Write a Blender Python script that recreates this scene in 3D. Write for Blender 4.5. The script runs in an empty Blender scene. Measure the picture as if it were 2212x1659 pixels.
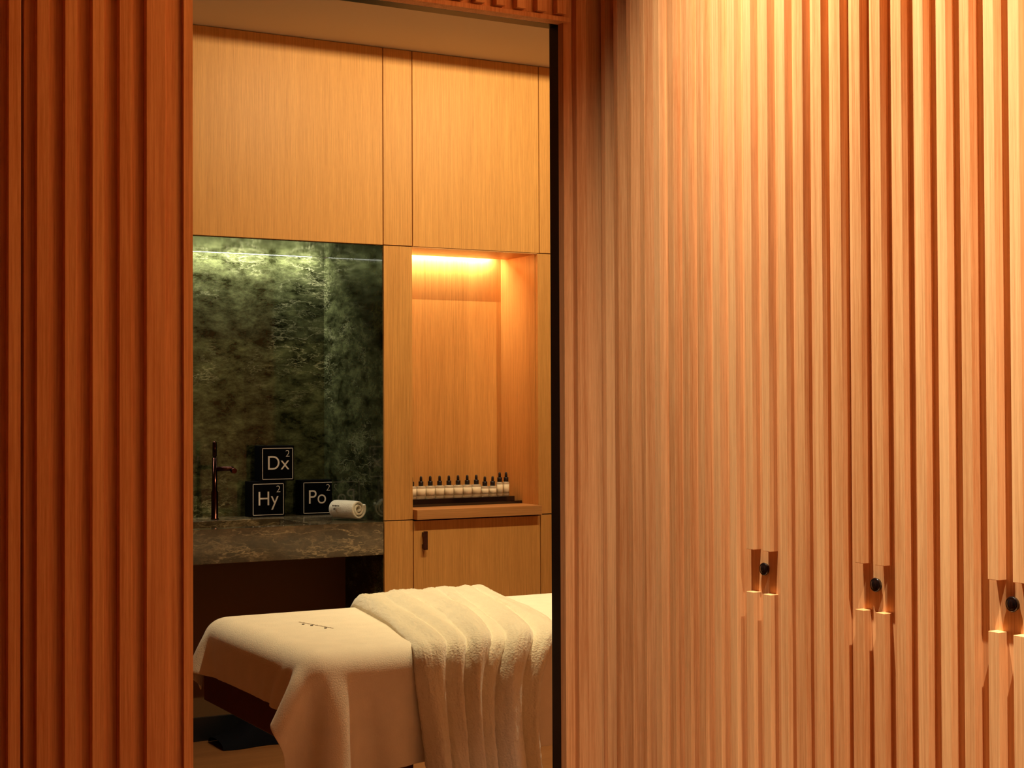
import bpy, bmesh, math, random
import numpy as np
from mathutils import Vector, Matrix
random.seed(7)
S = bpy.context.scene
COL = S.collection

# ------------------------------------------------------------------ camera
YAW, PITCH, ROLL, FPX = math.radians(29.17), math.radians(0.932), math.radians(-0.232), 3304.0
f = Vector((math.sin(YAW)*math.cos(PITCH), math.cos(YAW)*math.cos(PITCH), math.sin(PITCH)))
r = Vector((math.cos(YAW), -math.sin(YAW), 0)); u = r.cross(f)
r, u = r*math.cos(ROLL)+u*math.sin(ROLL), -r*math.sin(ROLL)+u*math.cos(ROLL)
cd = bpy.data.cameras.new('camera'); cam = bpy.data.objects.new('camera', cd); COL.objects.link(cam)
M = Matrix((r, u, -f)).transposed().to_4x4(); M.translation = Vector((0, 0, 1.42)); cam.matrix_world = M
cd.sensor_width = 36; cd.lens = FPX/2212*36; cd.clip_start = .05
S.camera = cam

# ------------------------------------------------------------------ world, exposure, lights
W = bpy.data.worlds.new('world'); S.world = W; W.use_nodes = True
W.node_tree.nodes['Background'].inputs[0].default_value = (.010, .006, .004, 1)
W.node_tree.nodes['Background'].inputs[1].default_value = 1
S.view_settings.view_transform = 'Standard'; S.view_settings.look = 'None'
S.view_settings.gamma = 1; S.view_settings.exposure = 0; S.view_settings.use_curve_mapping = False

def spot(name, loc, watts, color, angle=130, blend=.6, radius=.01, aim=(0, 0, -1)):
    l = bpy.data.lights.new(name, 'SPOT'); l.energy = watts; l.color = color
    l.spot_size = math.radians(angle); l.spot_blend = blend; l.shadow_soft_size = radius
    o = bpy.data.objects.new(name, l); COL.objects.link(o); o.location = loc
    o.rotation_euler = Vector(aim).to_track_quat('-Z', 'Y').to_euler(); return o
def strip(name, loc, sx, sy, watts, color, aim=(0, 0, -1), spread=180):
    l = bpy.data.lights.new(name, 'AREA'); l.shape = 'RECTANGLE'; l.size = sx; l.size_y = sy
    l.energy = watts; l.color = color; l.spread = math.radians(spread)
    o = bpy.data.objects.new(name, l); COL.objects.link(o); o.location = loc
    o.rotation_euler = Vector(aim).to_track_quat('-Z', 'Y').to_euler(); return o
WARM = (1.0, .83, .48)
HALL = (1.0, .93, .78)
# downlights in a row, tilted to the locker wall
spot('downlight_corner', (1.52, 2.34, 3.72), 720, HALL, 67, 1.0, .014, (.34, -.10, -1))
spot('downlight_front', (1.54, 1.06, 3.72), 560, HALL, 62, 1.0, .016, (.22, .08, -1))

# wall washers in the ceiling slot of the treatment room, tilted to the cabinets, and downlights over the table
for x in (2.66, 3.6):
    spot('washer', (x, 4.50, 2.9926), 62, WARM, 124, .9, .005, (0, 1, -.30))
for x in (2.35, 3.15):
    spot('table_light', (x, 4.50, 2.9926), 150, WARM, 84, .9, .03)
# concealed LED strips over the stone wall and in the oak niche
strip('stone_strip', (1.98, 6.618, 2.140), 1.40, .012, 11, (.98, 1.0, .86), (0, .35, -1))
strip('niche_strip', (3.155, 6.318, 2.139), .54, .010, 4.2, (1.0, .86, .56), (0, .55, -1))

# ------------------------------------------------------------------ materials
def nodes(m):
    m.use_nodes = True; nt = m.node_tree; return nt, nt.nodes['Principled BSDF']
def plain(name, col, rough=.5, metal=0, spec=.5):
    m = bpy.data.materials.new(name); nt, b = nodes(m)
    b.inputs['Base Color'].default_value = (*col, 1); b.inputs['Roughness'].default_value = rough
    b.inputs['Metallic'].default_value = metal; b.inputs['Specular IOR Level'].default_value = spec
    return m
def ramp(nt, fac, stops):
    n = nt.nodes.new('ShaderNodeValToRGB'); e = n.color_ramp.elements
    while len(e) < len(stops): e.new(.5)
    for k, (p, c) in enumerate(stops): e[k].position = p; e[k].color = (*c, 1)
    nt.links.new(fac, n.inputs[0]); return n.outputs[0]
def wood(name, dark, light, axis=2, fine=260, coarse=38, rough=.5, tonamp=.35, spec=.25, amps=(.9, .75)):
    """straight-grained oak; the grain runs along the given axis, 'tone' varies board by board"""
    m = bpy.data.materials.new(name); nt, b = nodes(m); L = nt.links.new
    geo = nt.nodes.new('ShaderNodeTexCoord'); at = nt.nodes.new('ShaderNodeAttribute'); at.attribute_name = 'tone'
    off = nt.nodes.new('ShaderNodeVectorMath'); off.operation = 'SCALE'; off.inputs[3].default_value = 7.3
    L(at.outputs['Vector'], off.inputs[0])
    add = nt.nodes.new('ShaderNodeVectorMath'); L(geo.outputs['Object'], add.inputs[0]); L(off.outputs[0], add.inputs[1])
    def noise(sc, along, detail=3):
        mp = nt.nodes.new('ShaderNodeMapping'); s = [sc]*3; s[axis] = along; mp.inputs['Scale'].default_value = s
        L(add.outputs[0], mp.inputs[0]); n = nt.nodes.new('ShaderNodeTexNoise')
        n.inputs['Scale'].default_value = 1; n.inputs['Detail'].default_value = detail; n.inputs['Roughness'].default_value = .6
        L(mp.outputs[0], n.inputs['Vector']); return n.outputs[0]
    k1, k2 = amps
    n1, n2, n3 = noise(fine, 5), noise(coarse, .7), noise(fine*1.6, 30, 2)
    def mix(a, c, k):
        x = nt.nodes.new('ShaderNodeMath'); x.operation = 'MULTIPLY_ADD'; L(a, x.inputs[0]); x.inputs[1].default_value = k
        if hasattr(c, 'links'): L(c, x.inputs[2])
        else: x.inputs[2].default_value = c
        return x.outputs[0]
    v = mix(n1, mix(n2, mix(n3, mix(at.outputs['Fac'], .5-.5*(k1+k2+.3+tonamp), tonamp), .3), k2), k1)
    c = ramp(nt, v, [(.18, dark), (.80, light)])
    L(c, b.inputs['Base Color'])
    b.inputs['Roughness'].default_value = rough; b.inputs['Specular IOR Level'].default_value = spec
    bp = nt.nodes.new('ShaderNodeBump'); bp.inputs['Strength'].default_value = .12; bp.inputs['Distance'].default_value = .001
    L(n1, bp.inputs['Height']); L(bp.outputs[0], b.inputs['Normal'])
    return m
def marble(name, base, mid, vein, rough=.07, vs=.75, vw=1.0, m0=.50):
    m = bpy.data.materials.new(name); nt, b = nodes(m); L = nt.links.new
    tc = nt.nodes.new('ShaderNodeTexCoord')
    def noise(scale, detail, dist, vec=None, rg=.6):
        n = nt.nodes.new('ShaderNodeTexNoise'); n.inputs['Scale'].default_value = scale; n.inputs['Detail'].default_value = detail
        n.inputs['Distortion'].default_value = dist; n.inputs['Roughness'].default_value = rg
        L(vec or tc.outputs['Object'], n.inputs['Vector']); return n
    mp0 = nt.nodes.new('ShaderNodeMapping'); mp0.inputs['Rotation'].default_value = (.2, .6, .1); mp0.inputs['Scale'].default_value = (1, 1, 1.9)
    L(tc.outputs['Object'], mp0.inputs[0])
    cloud = noise(8.5, 14, .18, mp0.outputs[0], rg=.76)
    cc = ramp(nt, cloud.outputs[0], [(.40, base), (.53, mid), (.70, tuple(min(1, x*2.6) for x in mid))])
    mp = nt.nodes.new('ShaderNodeMapping'); mp.inputs['Rotation'].default_value = (.2, .62, .1); mp.inputs['Scale'].default_value = (1, 1, 3.4)
    L(tc.outputs['Object'], mp.inputs[0])
    def veins(scale, dist, width, rg=.62):
        n = noise(scale, 9, dist, mp.outputs[0], rg)
        s = nt.nodes.new('ShaderNodeMath'); s.operation = 'SUBTRACT'; L(n.outputs[0], s.inputs[0]); s.inputs[1].default_value = .5
        a = nt.nodes.new('ShaderNodeMath'); a.operation = 'ABSOLUTE'; L(s.outputs[0], a.inputs[0])
        return ramp(nt, a.outputs[0], [(0, (1, 1, 1)), (width, (0, 0, 0))])
    v1, v2 = veins(2.6, .12, .009*vw), veins(7, .15, .014*vw)
    msk = ramp(nt, noise(2.6, 3, .4).outputs[0], [(m0, (0, 0, 0)), (m0+.16, (1, 1, 1))])
    def mul(a, c):
        x = nt.nodes.new('ShaderNodeMath'); x.operation = 'MULTIPLY'; L(a, x.inputs[0])
        if hasattr(c, 'links'): L(c, x.inputs[1])
        else: x.inputs[1].default_value = c
        return x.outputs[0]
    mx = nt.nodes.new('ShaderNodeMath'); mx.operation = 'MAXIMUM'; L(mul(v1, msk), mx.inputs[0]); L(mul(v2, mul(msk, .55)), mx.inputs[1])
    mixn = nt.nodes.new('ShaderNodeMix'); mixn.data_type = 'RGBA'
    L(mul(mx.outputs[0], vs), mixn.inputs['Factor']); L(cc, mixn.inputs['A']); mixn.inputs['B'].default_value = (*vein, 1)
    L(mixn.outputs['Result'], b.inputs['Base Color']); b.inputs['Roughness'].default_value = rough
    return m
def cloth(name, col, bump=.3, scale=260, fuzz=.3):
    m = bpy.data.materials.new(name); nt, b = nodes(m); L = nt.links.new
    tc = nt.nodes.new('ShaderNodeTexCoord'); n = nt.nodes.new('ShaderNodeTexNoise')
    n.inputs['Scale'].default_value = scale; n.inputs['Detail'].default_value = 4; L(tc.outputs['Object'], n.inputs['Vector'])
    n2 = nt.nodes.new('ShaderNodeTexNoise'); n2.inputs['Scale'].default_value = 16; n2.inputs['Detail'].default_value = 5
    L(tc.outputs['Object'], n2.inputs['Vector'])
    c = ramp(nt, n2.outputs[0], [(.3, tuple(x*.93 for x in col)), (.7, col)]); L(c, b.inputs['Base Color'])
    b.inputs['Roughness'].default_value = .95; b.inputs['Specular IOR Level'].default_value = .1
    b.inputs['Sheen Weight'].default_value = fuzz; b.inputs['Sheen Roughness'].default_value = .5
    bp = nt.nodes.new('ShaderNodeBump'); bp.inputs['Strength'].default_value = bump; bp.inputs['Distance'].default_value = .004
    L(n.outputs[0], bp.inputs['Height']); L(bp.outputs[0], b.inputs['Normal']); return m
SLAT = wood('slat_oak', (.58, .222, .068), (.90, .475, .190), 2)
OAK = wood('cabinet_oak', (.56, .245, .060), (.84, .41, .115), 2, 330, 30, .45, .18, .25, (1.1, .4))
OAKX = wood('shelf_oak', (.52, .225, .070), (.76, .37, .130), 0, 300, 26, .45)
FLOORW = wood('floor_oak', (.20, .075, .024), (.32, .13, .045), 0, 120, 12, .4)
DARKW = wood('frame_wood', (.085, .018, .007), (.13, .028, .010), 0, 200, 20, .4)
STONE = marble('green_marble', (.009, .010, .003), (.056, .060, .024), (.50, .48, .26))
STONE2 = marble('brown_green_marble', (.060, .042, .022), (.105, .073, .038), (.62, .46, .24), .12, .8, 1.6, .44)
DARKST = plain('dark_stone', (.010, .010, .012), .3)
BLACKM = plain('black_metal', (.006, .006, .005), .28)
GLOSS = plain('black_gloss', (.006, .005, .005), .07, 0, .8)
CARTON = plain('black_carton', (.002, .002, .003), .55, 0, .06)
INK = plain('cream_print', (.95, .86, .82), .6)
INNER = plain('inner_bounce_plaster', (.80, .46, .31), .9)  # unseen wall face, pinkish tone added to bounce light onto the bed side
BRONZE = plain('dark_bronze', (.060, .022, .016), .16, 1)
GAPM = plain('shadow_gap', (.02, .007, .003), .9)
CEILM = plain('ceiling_paint', (.62, .50, .38), .9)
HALLM = plain('hall_plaster', (.35, .16, .07), .9)
HALLF = plain('hall_floor', (.50, .25, .125), .5)
SHEET = cloth('sheet_fleece', (.92, .80, .62), .25)
THROW = cloth('throw_fleece', (.90, .79, .58), .7, 170, .6)
TOWEL = cloth('towel_terry', (.90, .80, .62), .7, 300)
THREAD = plain('grey_thread', (.12, .09, .07), .9)
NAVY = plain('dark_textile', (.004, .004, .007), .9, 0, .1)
LABEL = plain('cream_label', (1.0, .84, .60), .7)
TANP = plain('tan_panel', (.15, .075, .026), .6)
gm = bpy.data.materials.new('frosted_glass'); nt_, b_ = nodes(gm)
b_.inputs['Base Color'].default_value = (.95, .86, .66, 1); b_.inputs['Roughness'].default_value = .25
b_.inputs['Transmission Weight'].default_value = .55; GLASS = gm
LENS = bpy.data.materials.new('strip_lens'); nt_, b_ = nodes(LENS)
b_.inputs['Base Color'].default_value = (.8, .7, .5, 1); b_.inputs['Roughness'].default_value = .6

# ------------------------------------------------------------------ helpers
def tag(o, label=None, cat=None, group=None, kind=None):
    if label: o['label'] = label
    if cat: o['category'] = cat
    if group: o['group'] = group
    if kind: o['kind'] = kind
    return o
class MB:
    def __init__(s): s.bm = bmesh.new(); s.tone = s.bm.faces.layers.float.new('tone')
    def _t(s, faces, tone):
        t = random.random() if tone is None else tone
        for fc in faces: fc[s.tone] = t
    def box(s, x0, x1, y0, y1, z0, z1, tone=None):
        vs = [s.bm.verts.new((x, y, z)) for z in (z0, z1) for x, y in ((x0, y0), (x1, y0), (x1, y1), (x0, y1))]
        q = [(0, 3, 2, 1), (4, 5, 6, 7), (0, 1, 5, 4), (1, 2, 6, 5), (2, 3, 7, 6), (3, 0, 4, 7)]
        s._t([s.bm.faces.new([vs[i] for i in k]) for k in q], tone); return s
    def lathe(s, c, prof, n=28, axis='z', tone=.5, smooth=True):
        """prof = [(radius, offset along axis)...] closed with end caps"""
        rings = []
        for rad, h in prof:
            ring = []
            for k in range(n):
                a = 2*math.pi*k/n; p, q = rad*math.cos(a), rad*math.sin(a)
                v = {'z': (p, q, h), 'x': (h, p, q), 'y': (q, h, p)}[axis]
                ring.append(s.bm.verts.new((c[0]+v[0], c[1]+v[1], c[2]+v[2])))
            rings.append(ring)
        fs = []
        for a, b in zip(rings, rings[1:]):
            for k in range(n): fs.append(s.bm.faces.new((a[k], a[(k+1) % n], b[(k+1) % n], b[k])))
        for fc in fs: fc.smooth = smooth
        fs.append(s.bm.faces.new(rings[0][::-1])); fs.append(s.bm.faces.new(rings[-1])); s._t(fs, tone); return s
    def grid(s, P, smooth=True, tone=.5):
        n, m = P.shape[:2]; vs = [[s.bm.verts.new(P[i, j]) for j in range(m)] for i in range(n)]
        fs = [s.bm.faces.new((vs[i][j], vs[i+1][j], vs[i+1][j+1], vs[i][j+1])) for i in range(n-1) for j in range(m-1)]
        for fc in fs: fc.smooth = smooth
        s._t(fs, tone); return s
    def build(s, name, mat, parent=None, bevel=0, loc=None):
        bmesh.ops.recalc_face_normals(s.bm, faces=s.bm.faces[:])
        me = bpy.data.meshes.new(name); s.bm.to_mesh(me); s.bm.free(); me.materials.append(mat)
        o = bpy.data.objects.new(name, me); COL.objects.link(o)
        if bevel:
            b = o.modifiers.new('bevel', 'BEVEL'); b.width = bevel; b.segments = 2; b.limit_method = 'ANGLE'
        if parent:
            o.parent = parent; o.location = -Vector(parent.location)
        return o
def empty(name, loc=(0, 0, 0)):
    o = bpy.data.objects.new(name, None); COL.objects.link(o); o.location = loc; o.empty_display_size = .05; return o
def struct(name, mb, mat, bevel=0, label=None, parent=None):
    o = mb.build(name, mat, parent, bevel)
    if not parent: o['kind'] = 'structure'
    if label: o['label'] = label
    return o

# ------------------------------------------------------------------ dimensions
HC = 3.76                      # corridor ceiling
ZC = 2.98                      # treatment room ceiling
Y0, X0 = 3.130, 2.000          # slat faces of the door wall / of the locker wall
P, SW, SD = .0558, .0236, .0203
DX0, DX1, DZ = .9802, 1.9020, 2.352   # doorway

# ------------------------------------------------------------------ corridor shell
struct('floor', MB().box(-2.2, 2.3, -2.6, 3.30, -.05, 0), HALLF)
struct('ceiling', MB().box(-2.2, 2.3, -2.6, 3.30, HC, HC+.05), CEILM)
struct('wall_west', MB().box(-2.25, -2.2, -2.6, 3.30, 0, HC), HALLM)
struct('wall_south', MB().box(-2.2, 2.3, -2.65, -2.6, 0, HC), HALLM)

# door wall with slats (left of, above and right of the doorway)
mb = MB()
mb.box(-2.2, .6322, Y0+SD, Y0+.045, 0, HC, .5).box(.6392, DX0-.004, Y0+SD, Y0+.045, 0, HC, .6)
for k in range(-6, 6):
    x = .6050+.0552*k if k < 5 else .8820
    w = SW if k < 5 else .0399
    mb.box(x, x+w, Y0, Y0+SD+.002, 0, HC)
mb.box(.9604, DX0, Y0, Y0+.044, 0, HC)
mb.box(.9214, .9612, Y0+.010, Y0+.03, 0, HC, .45)
x = .6050-.0552*7
while x > -2.15:
    mb.box(x, x+SW, Y0, Y0+SD+.002, 0, HC); x -= .0552
struct('wall_left', mb, SLAT, .0007)
mb = MB().box(DX0-.004, 1.9035, Y0+SD, Y0+.045, DZ, HC, .45)
mb.box(DX0, 1.918, Y0+.008, Y0+SD+.002, DZ, DZ+.011, .4)
k = 0
while 1.0100+.0552*k < 1.90:
    x = 1.8760-.0552*(15-k)
    if DX0+.01 < x < 1.90: mb.box(x, x+.0245, Y0, Y0+SD+.002, DZ+.0155, HC)
    k += 1
struct('trim_1', mb, SLAT, .0007, 'slatted oak header above the doorway')
mb = MB().box(1.904, X0+.02, Y0+SD, Y0+.045, 0, HC, .55)
mb.box(1.9287, 1.9562, Y0, Y0+SD+.002, 0, HC, .25)
struct('wall_right_of_doorway', mb, SLAT, .0007)
# black metal door lining behind the slatted wall
mb = MB().box(1.9045, 1.932, Y0+.046, Y0+.088, 0, DZ).box(DX0-.03, DX0-.004, Y0+.046, Y0+.088, 0, DZ).box(DX0-.03, 1.932, Y0+.046, Y0+.088, DZ, DZ+.03)
struct('door_1', mb, BLACKM, .001, 'black metal frame lining the doorway')
# wall core behind (between corridor and treatment room)
struct('wall_core', MB().box(-2.2, .625, Y0+.0455, Y0+.11, 0, HC).box(.648, .945, Y0+.0455, Y0+.11, 0, HC).box(1.975, 4.6, Y0+.0455, Y0+.11, 0, HC).box(.945, 1.975, Y0+.0455, Y0+.11, DZ+.035, HC), INNER)

# ------------------------------------------------------------------ locker wall
def slat_y(k): return 3.133-P*k          # far edge of the front face of slat k
def slat(mb, k, z0=.0, z1=HC, tone=None):
    y = slat_y(k); mb.box(X0, X0+(.035 if k < 4 else SD+.002), y-(.0188 if k < 4 else SW), y, z0, z1, tone)
mb = MB().box(X0+SD, X0+.045, slat_y(6)+.004, slat_y(4)+.003, 0, HC, .5).box(X0+.034, X0+.045, slat_y(4)+.0028, Y0+.02, 0, HC, .7)
for k in range(0, 6): slat(mb, k)
struct('wall_right', mb, SLAT, .0007)
struct('wall_right_core', MB().box(X0+.046, X0+.10, -2.6, Y0+.04, 0, HC), GAPM)
mb = MB()
mb.box(X0+SD, X0+.045, -2.6, slat_y(24)+.001, 0, HC, .5)
for k in range(24, 102): slat(mb, k)
struct('wall_right_near', mb, SLAT, .0007)
ZN0, ZN1, ZK = 1.0347, 1.1234, 1.0838
names = {0: 'full-height slatted oak locker door farthest from the camera, nearest the doorway',
         1: 'full-height slatted oak locker door in the middle of the three with knobs',
         2: 'full-height slatted oak locker door nearest the camera, cut by the right picture edge'}
for d in range(3):
    k0 = 6+6*d; ya, yb = slat_y(k0)+.0035, slat_y(k0+6)+.0055
    t = empty('locker', (X0+.03, (ya+yb)/2, 0)); tag(t, names[d], 'locker', 'slatted oak locker doors')
    mb = MB().box(X0+SD, X0+.043, yb, ya, .004, HC-.004, .5+.1*d)
    for k in range(k0, k0+6):
        tn = random.random()
        if k in (k0+4, k0+5): slat(mb, k, .004, ZN0, tn); slat(mb, k, ZN1, HC-.004, tn)
        else: slat(mb, k, .004, HC-.004, tn)
    dr = mb.build('door', SLAT, t, .0007)
    yk = (slat_y(k0+4)-SW+slat_y(k0+5))/2
    kb = MB().lathe((X0+SD, yk, ZK), [(.0120, .001), (.0120, -.0030), (.0134, -.0042), (.0136, -.0056), (.0128, -.0072), (.0108, -.0084), (.0100, -.0078), (.0092, -.0086), (.003, -.0092)], 44, 'x').build('knob', GLOSS, dr)
    kb.location = (0, 0, 0); kb['label'] = 'round glossy black lock knob'
    kh = MB().box(X0+SD-.0096, X0+SD-.0088, yk-.0006, yk+.0006, ZK-.003, ZK+.003).build('keyhole', plain('keyhole_metal_%d' % d, (.10, .08, .07), .3, 1), dr)
    kh.location = (0, 0, 0)

# ------------------------------------------------------------------ treatment room shell
struct('floor_treatment_room', MB().box(.6, 4.6, 3.10, 6.75, -.05, 0, .5), FLOORW)
mb = MB().box(.6, 4.6, 3.24, 4.22, ZC, ZC+.12).box(.6, 4.6, 4.78, 6.75, ZC, ZC+.12).box(.6, 4.6, 4.22, 4.78, ZC+.10, ZC+.12)
struct('ceiling_treatment_room', mb, CEILM)
struct('wall_treatment_left', MB().box(.55, .6, 3.2, 6.75, 0, HC), HALLM)
struct('wall_treatment_right', MB().box(4.6, 4.65, 3.2, 6.75, 0, HC), HALLM)
YC, YM, YN = 6.0, 6.671, 6.343
XA, XB, XC = 2.718, 2.857, 3.482       # stone bay | post | niche | post
ZJ, ZL = 2.127, .9415                  # upper and lower joints
# stone wall: back slab, right return, soffit
struct('wall_back_stone', MB().box(.6, 4.6, YM, YM+.04, 0, HC), STONE)
struct('wall_right_stone', MB().box(XA-.0005, XA+.02, YC+.012, YM, 0, ZJ-.001), STONE)
struct('trim_2', MB().box(.6, XA, YC+.02, 6.598, ZJ-.002, ZJ+.02), STONE, 0, 'stone soffit over the counter recess')

# ------------------------------------------------------------------ oak cabinets
G = .0022
def panel(name, x0, x1, z0, z1, label, cat='panel', group='oak wall panels', y0=YC, th=.022):
    o = MB().box(x0+G, x1-G, y0, y0+th, z0+G, z1-G).build(name, OAK, None, .0006)
    return tag(o, label, cat, group)
def unit(x0, x1, z0, z1, label, yb=YM, name='upper_cabinet'):
    t = empty(name, ((x0+x1)/2, YC, z0)); tag(t, label, 'cabinet', 'flush oak cabinets')
    MB().box(x0+.001, x1-.001, YC+.024, yb-.002, z0+.022, z1-.002).build('carcass', GAPM, t)
    d = MB().box(x0+G, x1-G, YC, YC+.022, z0+G*.4, z1-G).build('door', OAK, t, .0006)
    return t, d
unit(1.55, XA, ZJ, ZC, 'wide flush oak upper cabinet above the green stone recess')
unit(.62, 1.55, ZJ, ZC, 'flush oak upper cabinet hidden behind the left slatted wall')
unit(XB, XC+.012, ZJ, ZC, 'flush oak upper cabinet above the lit niche')
panel('oak_panel', XA, XB, ZJ, ZC, 'narrow upper oak panel between the two upper cabinets')
panel('oak_panel', XC+.012, 4.6, ZJ, ZC, 'upper oak panel beside the black door frame, right of upper cabinet')
panel('oak_panel', XA, XB, ZL, ZJ, 'narrow tall oak panel between green stone and lit niche')
panel('oak_panel', XC+.0, 4.6, ZL, ZJ, 'tall oak panel right of the lit niche, beside black door frame')
panel('oak_panel', XA, XB, .08, ZL, 'narrow lower oak panel between black sink recess and cupboard door')
panel('oak_panel', XC+.012, 4.6, .08, ZL, 'lower oak panel right of the cupboard door with handle')
# carcass core behind the posts so nothing shows through the joints
for c_ in ((XA+.021, XB-.016, YC+.024, YM-.002, 0, ZJ-.002), (XC+.03, 4.6, YC+.024, YM-.002, 0, ZC), (XA+.002, XB-.0005, YC+.024, YM-.002, ZJ, ZC),
           (XB+.001, XC+.029, YN+.03, YM-.002, 0, ZJ), (XC+.014, XC+.03, YC+.024, YM-.002, ZJ, ZC)):
    struct('wall_back_core', MB().box(*c_), GAPM)
# lit niche
t = empty('display_niche', ((XB+XC)/2, YC, ZL)); tag(t, 'recessed oak niche with a glowing strip light above small bottles', 'niche')
mb = MB()
bx = [XB, 2.965, 3.085, 3.19, 3.31, 3.405, XC]
for a, b in zip(bx, bx[1:]): mb.box(a, b, YN, YN+.02, ZL+.002, ZJ+.02)
mb.build('back_panel', OAK, t)
mb = MB()
ys = [YC+.0225, 6.10, 6.19, 6.27, YN]
for a, b in zip(ys, ys[1:]): mb.box(XC, XC+.014, a, b, ZL+.002, ZJ+.001)
mb.build('right_side_panel', OAK, t)
MB().box(XB-.0145, XB, YC+.0225, YN, ZL+.002, ZJ+.001).build('left_side_panel', OAK, t)
MB().box(XB, XC, YC+.003, 6.290, ZJ-.005, ZJ-.0005).build('soffit', OAKX, t)
MB().box(XB+.01, XC-.05, 6.294, 6.340, 2.158, 2.166).build('strip_light_channel', LENS, t)
# ledge under the niche
tag(MB().box(XB+.002, XC-.0005, YC-.036, YN-.002, .9430, .9850).build('shelf', OAKX, None, .001),
    'thick oak ledge projecting below the niche, carrying the black bottle riser', 'shelf')
# cupboard under the ledge
t, d = unit(XB, XC+.012, .08, ZL-.004, 'oak cupboard with small dark pull handle under the ledge', YN, 'lower_cabinet')
h = MB().box(2.8975, 2.9150, YC-.024, YC-.016, .811, .891).box(2.8975, 2.9150, YC-.017, YC+.001, .868, .886).box(2.8975, 2.9150, YC-.017, YC+.001, .816, .834).build('handle', BRONZE, d, .001)
h.location = (0, 0, 0); h['label'] = 'short dark bronze pull handle'
# plinth, wall under the counter
struct('baseboard_back', MB().box(XB-.139+.0, 4.6, YC+.05, YC+.07, 0, .08), GAPM)

# ------------------------------------------------------------------ stone counter with basin
BX1, BYF, BYB, ZT = 2.420, 6.075, 6.46, .9375
t = empty('stone_counter', (1.7, 6.3, .79)); tag(t, 'thick polished brown-green stone counter under the green stone wall', 'counter')
mb = MB()
ring = []
for z in (ZT-.140, ZT):
    for (x0, x1, y0, y1) in ((.62, XA-.001, YC, YM-.001), (1.35, BX1, BYF, BYB)):
        ring.append([mb.bm.verts.new(p) for p in ((x0, y0, z), (x1, y0, z), (x1, y1, z), (x0, y1, z))])
ob, ib, ot, it = ring[0], ring[1], ring[2], ring[3]
for k in range(4):
    n_ = (k+1) % 4
    mb.bm.faces.new((ot[k], ot[n_], it[n_], it[k])); mb.bm.faces.new((ob[k], ib[k], ib[n_], ob[n_]))
    mb.bm.faces.new((ob[k], ob[n_], ot[n_], ot[k])); mb.bm.faces.new((ib[k], it[k], it[n_], ib[n_]))
mb.build('worktop', STONE2, t, .0022)
MB().box(1.35, BX1, BYF, BYB, ZT-.139, ZT-.11).build('basin', STONE2, t)
# dark recess under the counter, with a warm panel low down
struct('wall_under_counter', MB().box(.6, XA-.001, YC+.42, YC+.44, .10, ZT-.142), TANP)
struct('trim_3', MB().box(.6, XA-.001, YC+.40, YC+.44, 0, .10), DARKST, 0, 'dark stone plinth at floor level')
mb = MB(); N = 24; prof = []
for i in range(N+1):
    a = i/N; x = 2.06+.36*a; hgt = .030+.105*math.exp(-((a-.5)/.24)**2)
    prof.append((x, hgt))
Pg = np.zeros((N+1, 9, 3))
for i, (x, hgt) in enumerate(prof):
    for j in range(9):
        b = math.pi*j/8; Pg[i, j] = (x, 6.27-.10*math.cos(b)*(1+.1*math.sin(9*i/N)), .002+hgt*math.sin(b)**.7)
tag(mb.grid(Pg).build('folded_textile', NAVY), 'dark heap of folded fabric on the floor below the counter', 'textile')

# ------------------------------------------------------------------ faucet
FX, FY = 2.149, 6.55
t = empty('faucet', (FX, FY, ZT)); tag(t, 'tall dark bronze faucet standing on the stone counter', 'faucet')
MB().lathe((FX, FY, ZT), [(.0175, 0), (.0175, .004), (.0152, .006), (.0152, .120), (.0112, .128), (.0112, .272)], 32).build('body', BRONZE, t)
MB().lathe((FX, FY, ZT), [(.0070, .272), (.0070, .277), (.0100, .278), (.0096, .338), (.0075, .343), (.002, .345)], 24).build('lever', BRONZE, t)
mb = MB().lathe((FX, FY, ZT+.222), [(.0105, 0), (.0105, .082), (.009, .086)], 24, 'x').build('spout', BRONZE, t)
mb2 = MB().lathe((FX+.082, FY-.020, ZT+.213), [(.012, -.006), (.012, .018), (.009, .022)], 24, 'y').build('nozzle', BRONZE, mb)
mb2.location = (0, 0, 0)

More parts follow.
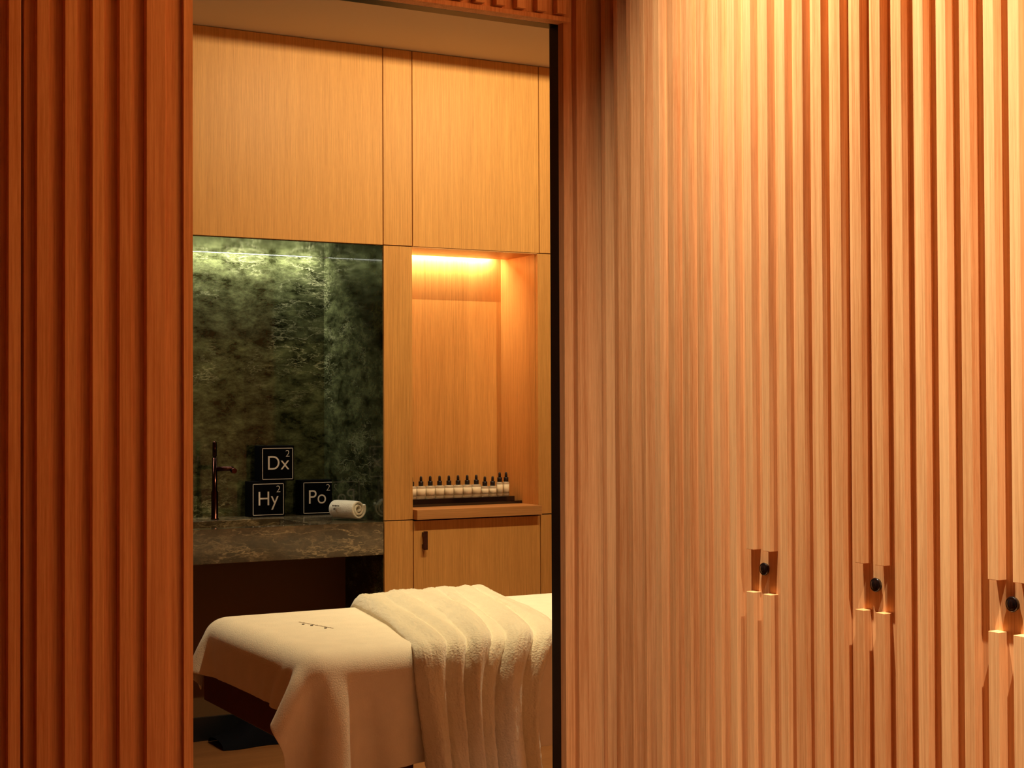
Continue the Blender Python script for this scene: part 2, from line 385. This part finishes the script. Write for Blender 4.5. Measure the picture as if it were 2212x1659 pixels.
# ------------------------------------------------------------------ lettered black boxes
def text_mesh(body, size, x, y, z, name, parent, sx=1.0):
    c = bpy.data.curves.new('t', 'FONT'); c.body = body; c.size = size; c.extrude = .0003; c.resolution_u = 6; c.offset = -.0006
    o = bpy.data.objects.new('t', c); COL.objects.link(o); bpy.context.view_layer.update()
    me = bpy.data.meshes.new_from_object(o.evaluated_get(bpy.context.evaluated_depsgraph_get()))
    bpy.data.objects.remove(o); bpy.data.curves.remove(c)
    me.transform(Matrix.Translation((x, y, z)) @ Matrix.Rotation(math.pi/2, 4, 'X') @ Matrix.Diagonal((sx, 1, 1, 1)))
    me.materials.clear(); me.materials.append(INK); me.name = name
    o = bpy.data.objects.new(name, me); COL.objects.link(o); o.parent = parent; return o
def letter_box(x0, z0, word, label):
    w, hgt, y, dp = .1635, .1590, 6.58, .072
    t = empty('lettered_box', (x0+w/2, y+dp/2, z0)); tag(t, label, 'box', 'black boxes with white letters')
    MB().box(x0, x0+w, y, y+dp, z0, z0+hgt).build('box_body', CARTON, t, .001)
    a0, a1, b0, b1, th = x0+.0115, x0+w-.0055, z0+.0065, z0+hgt-.0105, .0026
    yy = y-.0004
    mb = MB().box(a0, a1, yy, yy+.0008, b0, b0+th).box(a0, a1, yy, yy+.0008, b1-th, b1).box(a0, a0+th, yy, yy+.0008, b0, b1).box(a1-th, a1, yy, yy+.0008, b0, b1)
    mb.build('printed_frame', INK, t)
    o = text_mesh(word, .092, a0+.020, yy, b0+.044, 'printed_letters', t, .96); o.location = -Vector(t.location)
    o = text_mesh('2', .044, a1-.037, yy, b1-.040, 'printed_numeral', t, 1.05); o.location = -Vector(t.location)
letter_box(2.3245, ZT+.0005, 'Hy', 'black box lettered Hy, lower left of the three on the counter')
letter_box(2.5670, ZT+.0005, 'Po', 'black box lettered Po, lower right of the three behind the towel')
letter_box(2.3695, ZT+.0005+.1602, 'Dx', 'black box lettered Dx, stacked on top of the Hy box')

# ------------------------------------------------------------------ rolled towel on the counter
t = empty('rolled_towel', (2.640, 6.22, ZT)); tag(t, 'small rolled cream towel lying on the stone counter in front of the Po box', 'towel')
def roll_profile():
    pts = []; turns = 2.35
    for i in range(150):
        a = i/149; th = -math.pi*.55+a*turns*2*math.pi; rad = .008+.0365*a
        pts.append((rad*math.cos(th), rad*math.sin(th)*.97))
    return pts
prof = roll_profile(); L_ = .150; rows = 14
Pg = np.zeros((len(prof), rows+1, 3)); ax = Vector((math.cos(math.radians(-68)), math.sin(math.radians(-68)), 0)); sd = Vector((-ax.y, ax.x, 0))
for i, (p, q) in enumerate(prof):
    for j in range(rows+1):
        b = j/rows; c0 = Vector((2.600, 6.262, ZT+.0500)); bul = 1-.05*abs(2*b-1)**3
        lip = .002*math.sin(i*.11)*(b == 1)
        v = c0+ax*(L_*b+lip)+sd*(p*bul)+Vector((0, 0, q*bul)); Pg[i, j] = v[:]
o = MB().grid(Pg).build('towel_cloth', TOWEL, t)
m = o.modifiers.new('solid', 'SOLIDIFY'); m.thickness = .0115; m.offset = 0
m = o.modifiers.new('sub', 'SUBSURF'); m.levels = 1; m.render_levels = 1
# small stitched mark on the side turned to the camera
side = -sd if (-sd).dot(Vector((-.38, -.92, 0))) > 0 else sd
mb = MB()
for k, w in enumerate((.006, .004, .007, .004, .005)):
    c0 = Vector((2.600, 6.262, ZT+.0500))+ax*(.036+.0085*k)+side*.0462+Vector((0, 0, .014))
    mb.box(c0.x-.0022, c0.x+.0022, c0.y-.002, c0.y+.002, c0.z-w/2, c0.z+w/2)
c0 = Vector((2.600, 6.262, ZT+.0500))+ax*.045+side*.0468
mb.box(c0.x-.003, c0.x+.003, c0.y-.003, c0.y+.003, c0.z-.004, c0.z+.003)
o = mb.build('stitched_mark', THREAD, t)

# ------------------------------------------------------------------ riser and bottles
tag(MB().box(XB+.004, XC-.0015, 6.145, 6.285, .9852, .9978).box(XB+.004, 3.4449, 6.150, 6.280, .9978, 1.0195).build('bottle_riser', GLOSS, None, .0008),
    'low stepped glossy black riser on the oak ledge under the bottles', 'riser')
def bottle(x, rad, body, lab, text, variant):
    y, z = 6.205, 1.0197
    t = empty('dropper_bottle', (x, y, z)); tag(t, lab, 'bottle', 'dropper bottles in a row')
    MB().lathe((x, y, z), [(rad*.9, 0), (rad, .002), (rad, body-.005), (rad*.85, body-.001), (.009, body), (.009, body+.001)], 28).build('glass_body', GLASS, t)
    l0, l1 = (.011, body-.012)
    pts = np.zeros((15, 2, 3))
    for i in range(15):
        a = math.radians(-90-35+(-62+124*i/14)+14)
        for j, zz in enumerate((z+l0, z+l1)): pts[i, j] = (x+(rad+.0004)*math.cos(a), y+(rad+.0004)*math.sin(a), zz)
    lb = MB().grid(pts).build('paper_label', LABEL, t)
    m = lb.modifiers.new('s', 'SOLIDIFY'); m.thickness = .0003
    c = MB().lathe((x, y, z+body), [(.0112, 0), (.0112, .019), (.0095, .0205)], 22).build('dropper_collar', plainB, t)
    b = MB().lathe((x, y, z+body), [(.0062, .0205), (.0064, .030), (.0056, .040), (.003, .0435)], 18).build('dropper_bulb', plainB, t)
plainB = plain('black_rubber', (.010, .005, .006), .4)
rows_ = [2.9470, 2.9932, 3.0394, 3.0866, 3.1335, 3.1803, 3.2272, 3.2740]
ordn = ['partly hidden at the row left end', 'second from the left end of the row', 'third from the left end of the row', 'fourth from the left end of the row',
        'fifth from the left end of the row', 'sixth from the left end of the row', 'seventh from the left end of the row', 'eighth from left, last of the wide ones']
for i, x in enumerate(rows_):
    bottle(x, .0222, .0560, 'wide pale dropper bottle with black cap, '+ordn[i], '', i)
bottle(3.3185, .0182, .0470, 'short small dropper bottle right after the eight wide ones', '', 1)
bottle(3.3590, .0182, .0470, 'short small dropper bottle just left of the tall slim pair', '', 2)
bottle(3.3960, .0150, .0640, 'tall slim dropper bottle, left one of the pair at the right end', '', 3)
bottle(3.4300, .0150, .0640, 'tall slim dropper bottle at the right end of the row', '', 4)

# ------------------------------------------------------------------ treatment table
BX0, BXE, BY0, BY1, BT = 1.56, 3.75, 3.985, 4.935, .737
t = empty('treatment_table', (2.6, 4.45, 0)); tag(t, 'massage table with dark wooden frame under a cream sheet', 'table')
def rounded_pad():
    bm = MB(); bm.box(BX0+.014, BXE, BY0+.014, BY1-.014, .555, BT-.012); return bm
o = rounded_pad().build('mattress', SHEET, t)
m = o.modifiers.new('b', 'BEVEL'); m.width = .070; m.segments = 8
MB().box(1.612, BXE, BY0+.06, 5.03, .443, .553).build('frame', DARKW, t, .003)
MB().box(1.857, 1.975, 4.15, 4.72, .0, .443).build('leg', DARKW, t, .003)
MB().box(3.25, 3.37, 4.15, 4.72, .0, .443).build('leg', DARKW, t, .003)

# sheet: a rectangular cloth relaxed over the rounded mattress
def drape():
    sp = .022
    x0, x1, y0, y1 = BX0-.135, 3.62, BY0-.285, BY1+.12
    nx, ny = int((x1-x0)/sp)+1, int((y1-y0)/sp)+1
    Xp = np.zeros((nx, ny, 3)); Xp[..., 0] = (x0+np.arange(nx)*sp)[:, None]; Xp[..., 1] = (y0+np.arange(ny)*sp)[None, :]; Xp[..., 2] = BT+.012
    rng = np.random.RandomState(3); Xp[..., 2] += rng.rand(nx, ny)*.002
    V = np.zeros_like(Xp); R = .075
    lo = np.array([BX0+R, BY0+R, .40+R]); hi = np.array([4.2, BY1-R, BT-R])
    def cons(A, i, j, d, k):
        a, b = A[i], A[j]; v = b-a; l = np.sqrt((v*v).sum(-1, keepdims=True))+1e-9
        c = v*(.5*k*(l-d)/l); A[i] = a+c; A[j] = b-c
    def batches(off, d, k):
        di, dj = off; out = []
        ax_ = 0 if di else 1; st = (di or abs(dj))
        for par in range(2):
            n = nx if ax_ == 0 else ny; idx = np.arange(n-st); sel = idx[(idx//st) % 2 == par]
            if ax_ == 0:
                if dj == 0: out.append((np.ix_(sel, np.arange(ny)), np.ix_(sel+st, np.arange(ny)), d, k))
                elif dj > 0: out.append((np.ix_(sel, np.arange(ny-dj)), np.ix_(sel+st, np.arange(dj, ny)), d, k))
                else: out.append((np.ix_(sel, np.arange(-dj, ny)), np.ix_(sel+st, np.arange(0, ny+dj)), d, k))
            else: out.append((np.ix_(np.arange(nx), sel), np.ix_(np.arange(nx), sel+st), d, k))
        return out
    B = []
    for o_, d, k in (((1, 0), sp, 1), ((0, 1), sp, 1), ((1, 1), sp*2**.5, .5), ((1, -1), sp*2**.5, .5), ((3, 0), 3*sp, .10), ((0, 3), 3*sp, .10)):
        B += batches(o_, d, k)
    dt = .010
    for step in range(430):
        V[..., 2] -= 9.8*dt; V *= .985
        old = Xp.copy(); Xp += V*dt
        for _ in range(11):
            for i, j, d, k in B: cons(Xp, i, j, d, k)
            q = np.clip(Xp, lo, hi); v = Xp-q; l = np.sqrt((v*v).sum(-1)); m_ = l < R
            if m_.any():
                n_ = v/np.maximum(l, 1e-6)[..., None]; n_[l < 1e-6] = (0, 0, 1)
                tgt = q+n_*R; dl = Xp-old
                Xp[m_] = tgt[m_]
                tang = dl-(dl*n_).sum(-1, keepdims=True)*n_
                Xp[m_] -= .55*tang[m_]
        V = (Xp-old)/dt
    return Xp
Ps = drape()
sh = MB().grid(Ps).build('bed_sheet', SHEET)
m = sh.modifiers.new('solid', 'SOLIDIFY'); m.thickness = .004; m.offset = 1
m = sh.modifiers.new('sub', 'SUBSURF'); m.levels = 1; m.render_levels = 2
tag(sh, 'smooth cream fleece sheet draped over the treatment table', 'sheet')
FADED = plain('faded_thread', (.42, .33, .23), .9)
mb = MB(); pts = np.zeros((24, 2, 3))
for i in range(24):
    q = i/23; pts[i, 0] = (1.790+.040*q, 4.615-.190*q, BT+.0050+.0006*math.sin(9*i)); pts[i, 1] = pts[i, 0]+np.array((.0045+.0025*math.sin(2.2*i), .004, 0))
o = mb.grid(pts).build('stitched_line', FADED); o.parent = sh
for x, y in ((1.783, 4.555), (1.796, 4.515), (1.812, 4.44)):
    o = MB().lathe((x, y, BT+.003), [(.0045, 0), (.0045, .0035)], 12).build('stitched_dot', THREAD); o.parent = sh

# throw: folded fleece laid across the table and falling down the near side
def throw():
    # stations from the far edge (0) to the hem (1): left edge, right edge, outward normal, ripple height
    st = [((2.12, 4.975, .640), (2.70, 4.975, .66), (0, 1, 0), .012, .96),
          ((2.11, 4.960, .715), (2.68, 4.965, .72), (0, .8, .6), .026, .96),
          ((2.10, 4.90, .741), (2.66, 4.92, .741), (0, .1, 1), .044, .90),
          ((2.06, 4.68, .741), (2.60, 4.70, .741), (0, 0, 1), .042, .66),
          ((2.01, 4.42, .741), (2.54, 4.42, .741), (0, 0, 1), .036, .42),
          ((1.935, 4.14, .741), (2.46, 4.16, .741), (0, 0, 1), .030, .22),
          ((1.900, 3.99, .729), (2.40, 4.01, .731), (0, -.45, .9), .028, .12),
          ((1.892, 3.975, .695), (2.350, 3.975, .695), (0, -.85, .5), .027, .06),
          ((1.896, 3.968, .620), (2.305, 3.968, .620), (0, -1, .12), .030, .04),
          ((1.912, 3.958, .480), (2.285, 3.958, .480), (0, -1, 0), .036, .02),
          ((1.920, 3.945, .360), (2.290, 3.950, .360), (0, -1, 0), .042, .02),
          ((1.923, 3.940, .280), (2.295, 3.945, .310), (0, -1, 0), .044, .02)]
    A = np.array([s_[0] for s_ in st]); Bq = np.array([s_[1] for s_ in st]); N_ = np.array([s_[2] for s_ in st], float); H_ = np.array([s_[3] for s_ in st])
    dd = np.r_[0, np.cumsum(np.linalg.norm(np.diff((A+Bq)/2, axis=0), axis=1))]; dd /= dd[-1]
    ns, nt = 120, 260
    s = np.linspace(0, 1, ns)
    def smooth(C):
        out = np.stack([np.interp(s, dd, C[:, k]) for k in range(C.shape[1])], 1)
        for _ in range(10): out[1:-1] = (out[:-2]+2*out[1:-1]+out[2:])/4
        return out
    C_ = np.array([s_[4] for s_ in st])
    a, b, n, hh, cc = smooth(A), smooth(Bq), smooth(N_), smooth(H_[:, None]), smooth(C_[:, None])[:, 0]
    n /= np.linalg.norm(n, axis=1, keepdims=True)
    edges = np.array([0, .19, .33, .53, .64, .84, 1.0]); amp = [.95, .8, 1.1, .7, 1.1, .9]
    Pq = np.zeros((ns, nt, 3))
    for j in range(nt):
        tt = j/(nt-1)
        # creases wander slightly along the length
        w = tt+(.034*np.sin(4.2*s+7*tt)+.012*np.sin(11*s-15*tt))*math.sin(math.pi*tt)
        k = np.clip(np.searchsorted(edges, w, 'right')-1, 0, 5); x = (w-edges[k])/(edges[k+1]-edges[k])
        am = np.array(amp)[k]*(1+.18*np.sin(7*s+2.1*k))
        shp = np.abs(np.sin(np.pi*np.clip(x, 0, 1)**(.80)))**.62
        env = (1-abs(2*tt-1)**5)**.5
        shp2 = cc*env+(1-cc)*shp*am
        rip = hh[:, 0]*shp2
        rip = rip+(.0045*np.sin(23*tt+6*s)+.0025*np.sin(51*tt-9*s))*shp+.0065*(1-np.exp(-30*tt*(1-tt)))
        base = a*(1-tt)+b*tt
        along = (b-a)/np.linalg.norm(b-a, axis=1, keepdims=True)
        lean = (.010*shp*np.clip((s-.35)*2, 0, 1))[:, None]
        Pq[:, j] = base+n*rip[:, None]+along*lean*1.2
    return Pq
th = MB().grid(throw()).build('throw_blanket', THROW)
m = th.modifiers.new('solid', 'SOLIDIFY'); m.thickness = .006; m.offset = -1
tx = bpy.data.textures.new('pile', 'CLOUDS'); tx.noise_scale = .009
m = th.modifiers.new('pile', 'DISPLACE'); m.texture = tx; m.strength = .006; m.texture_coords = 'GLOBAL'
tag(th, 'thick fluffy cream throw gathered in folds across the treatment table', 'blanket')
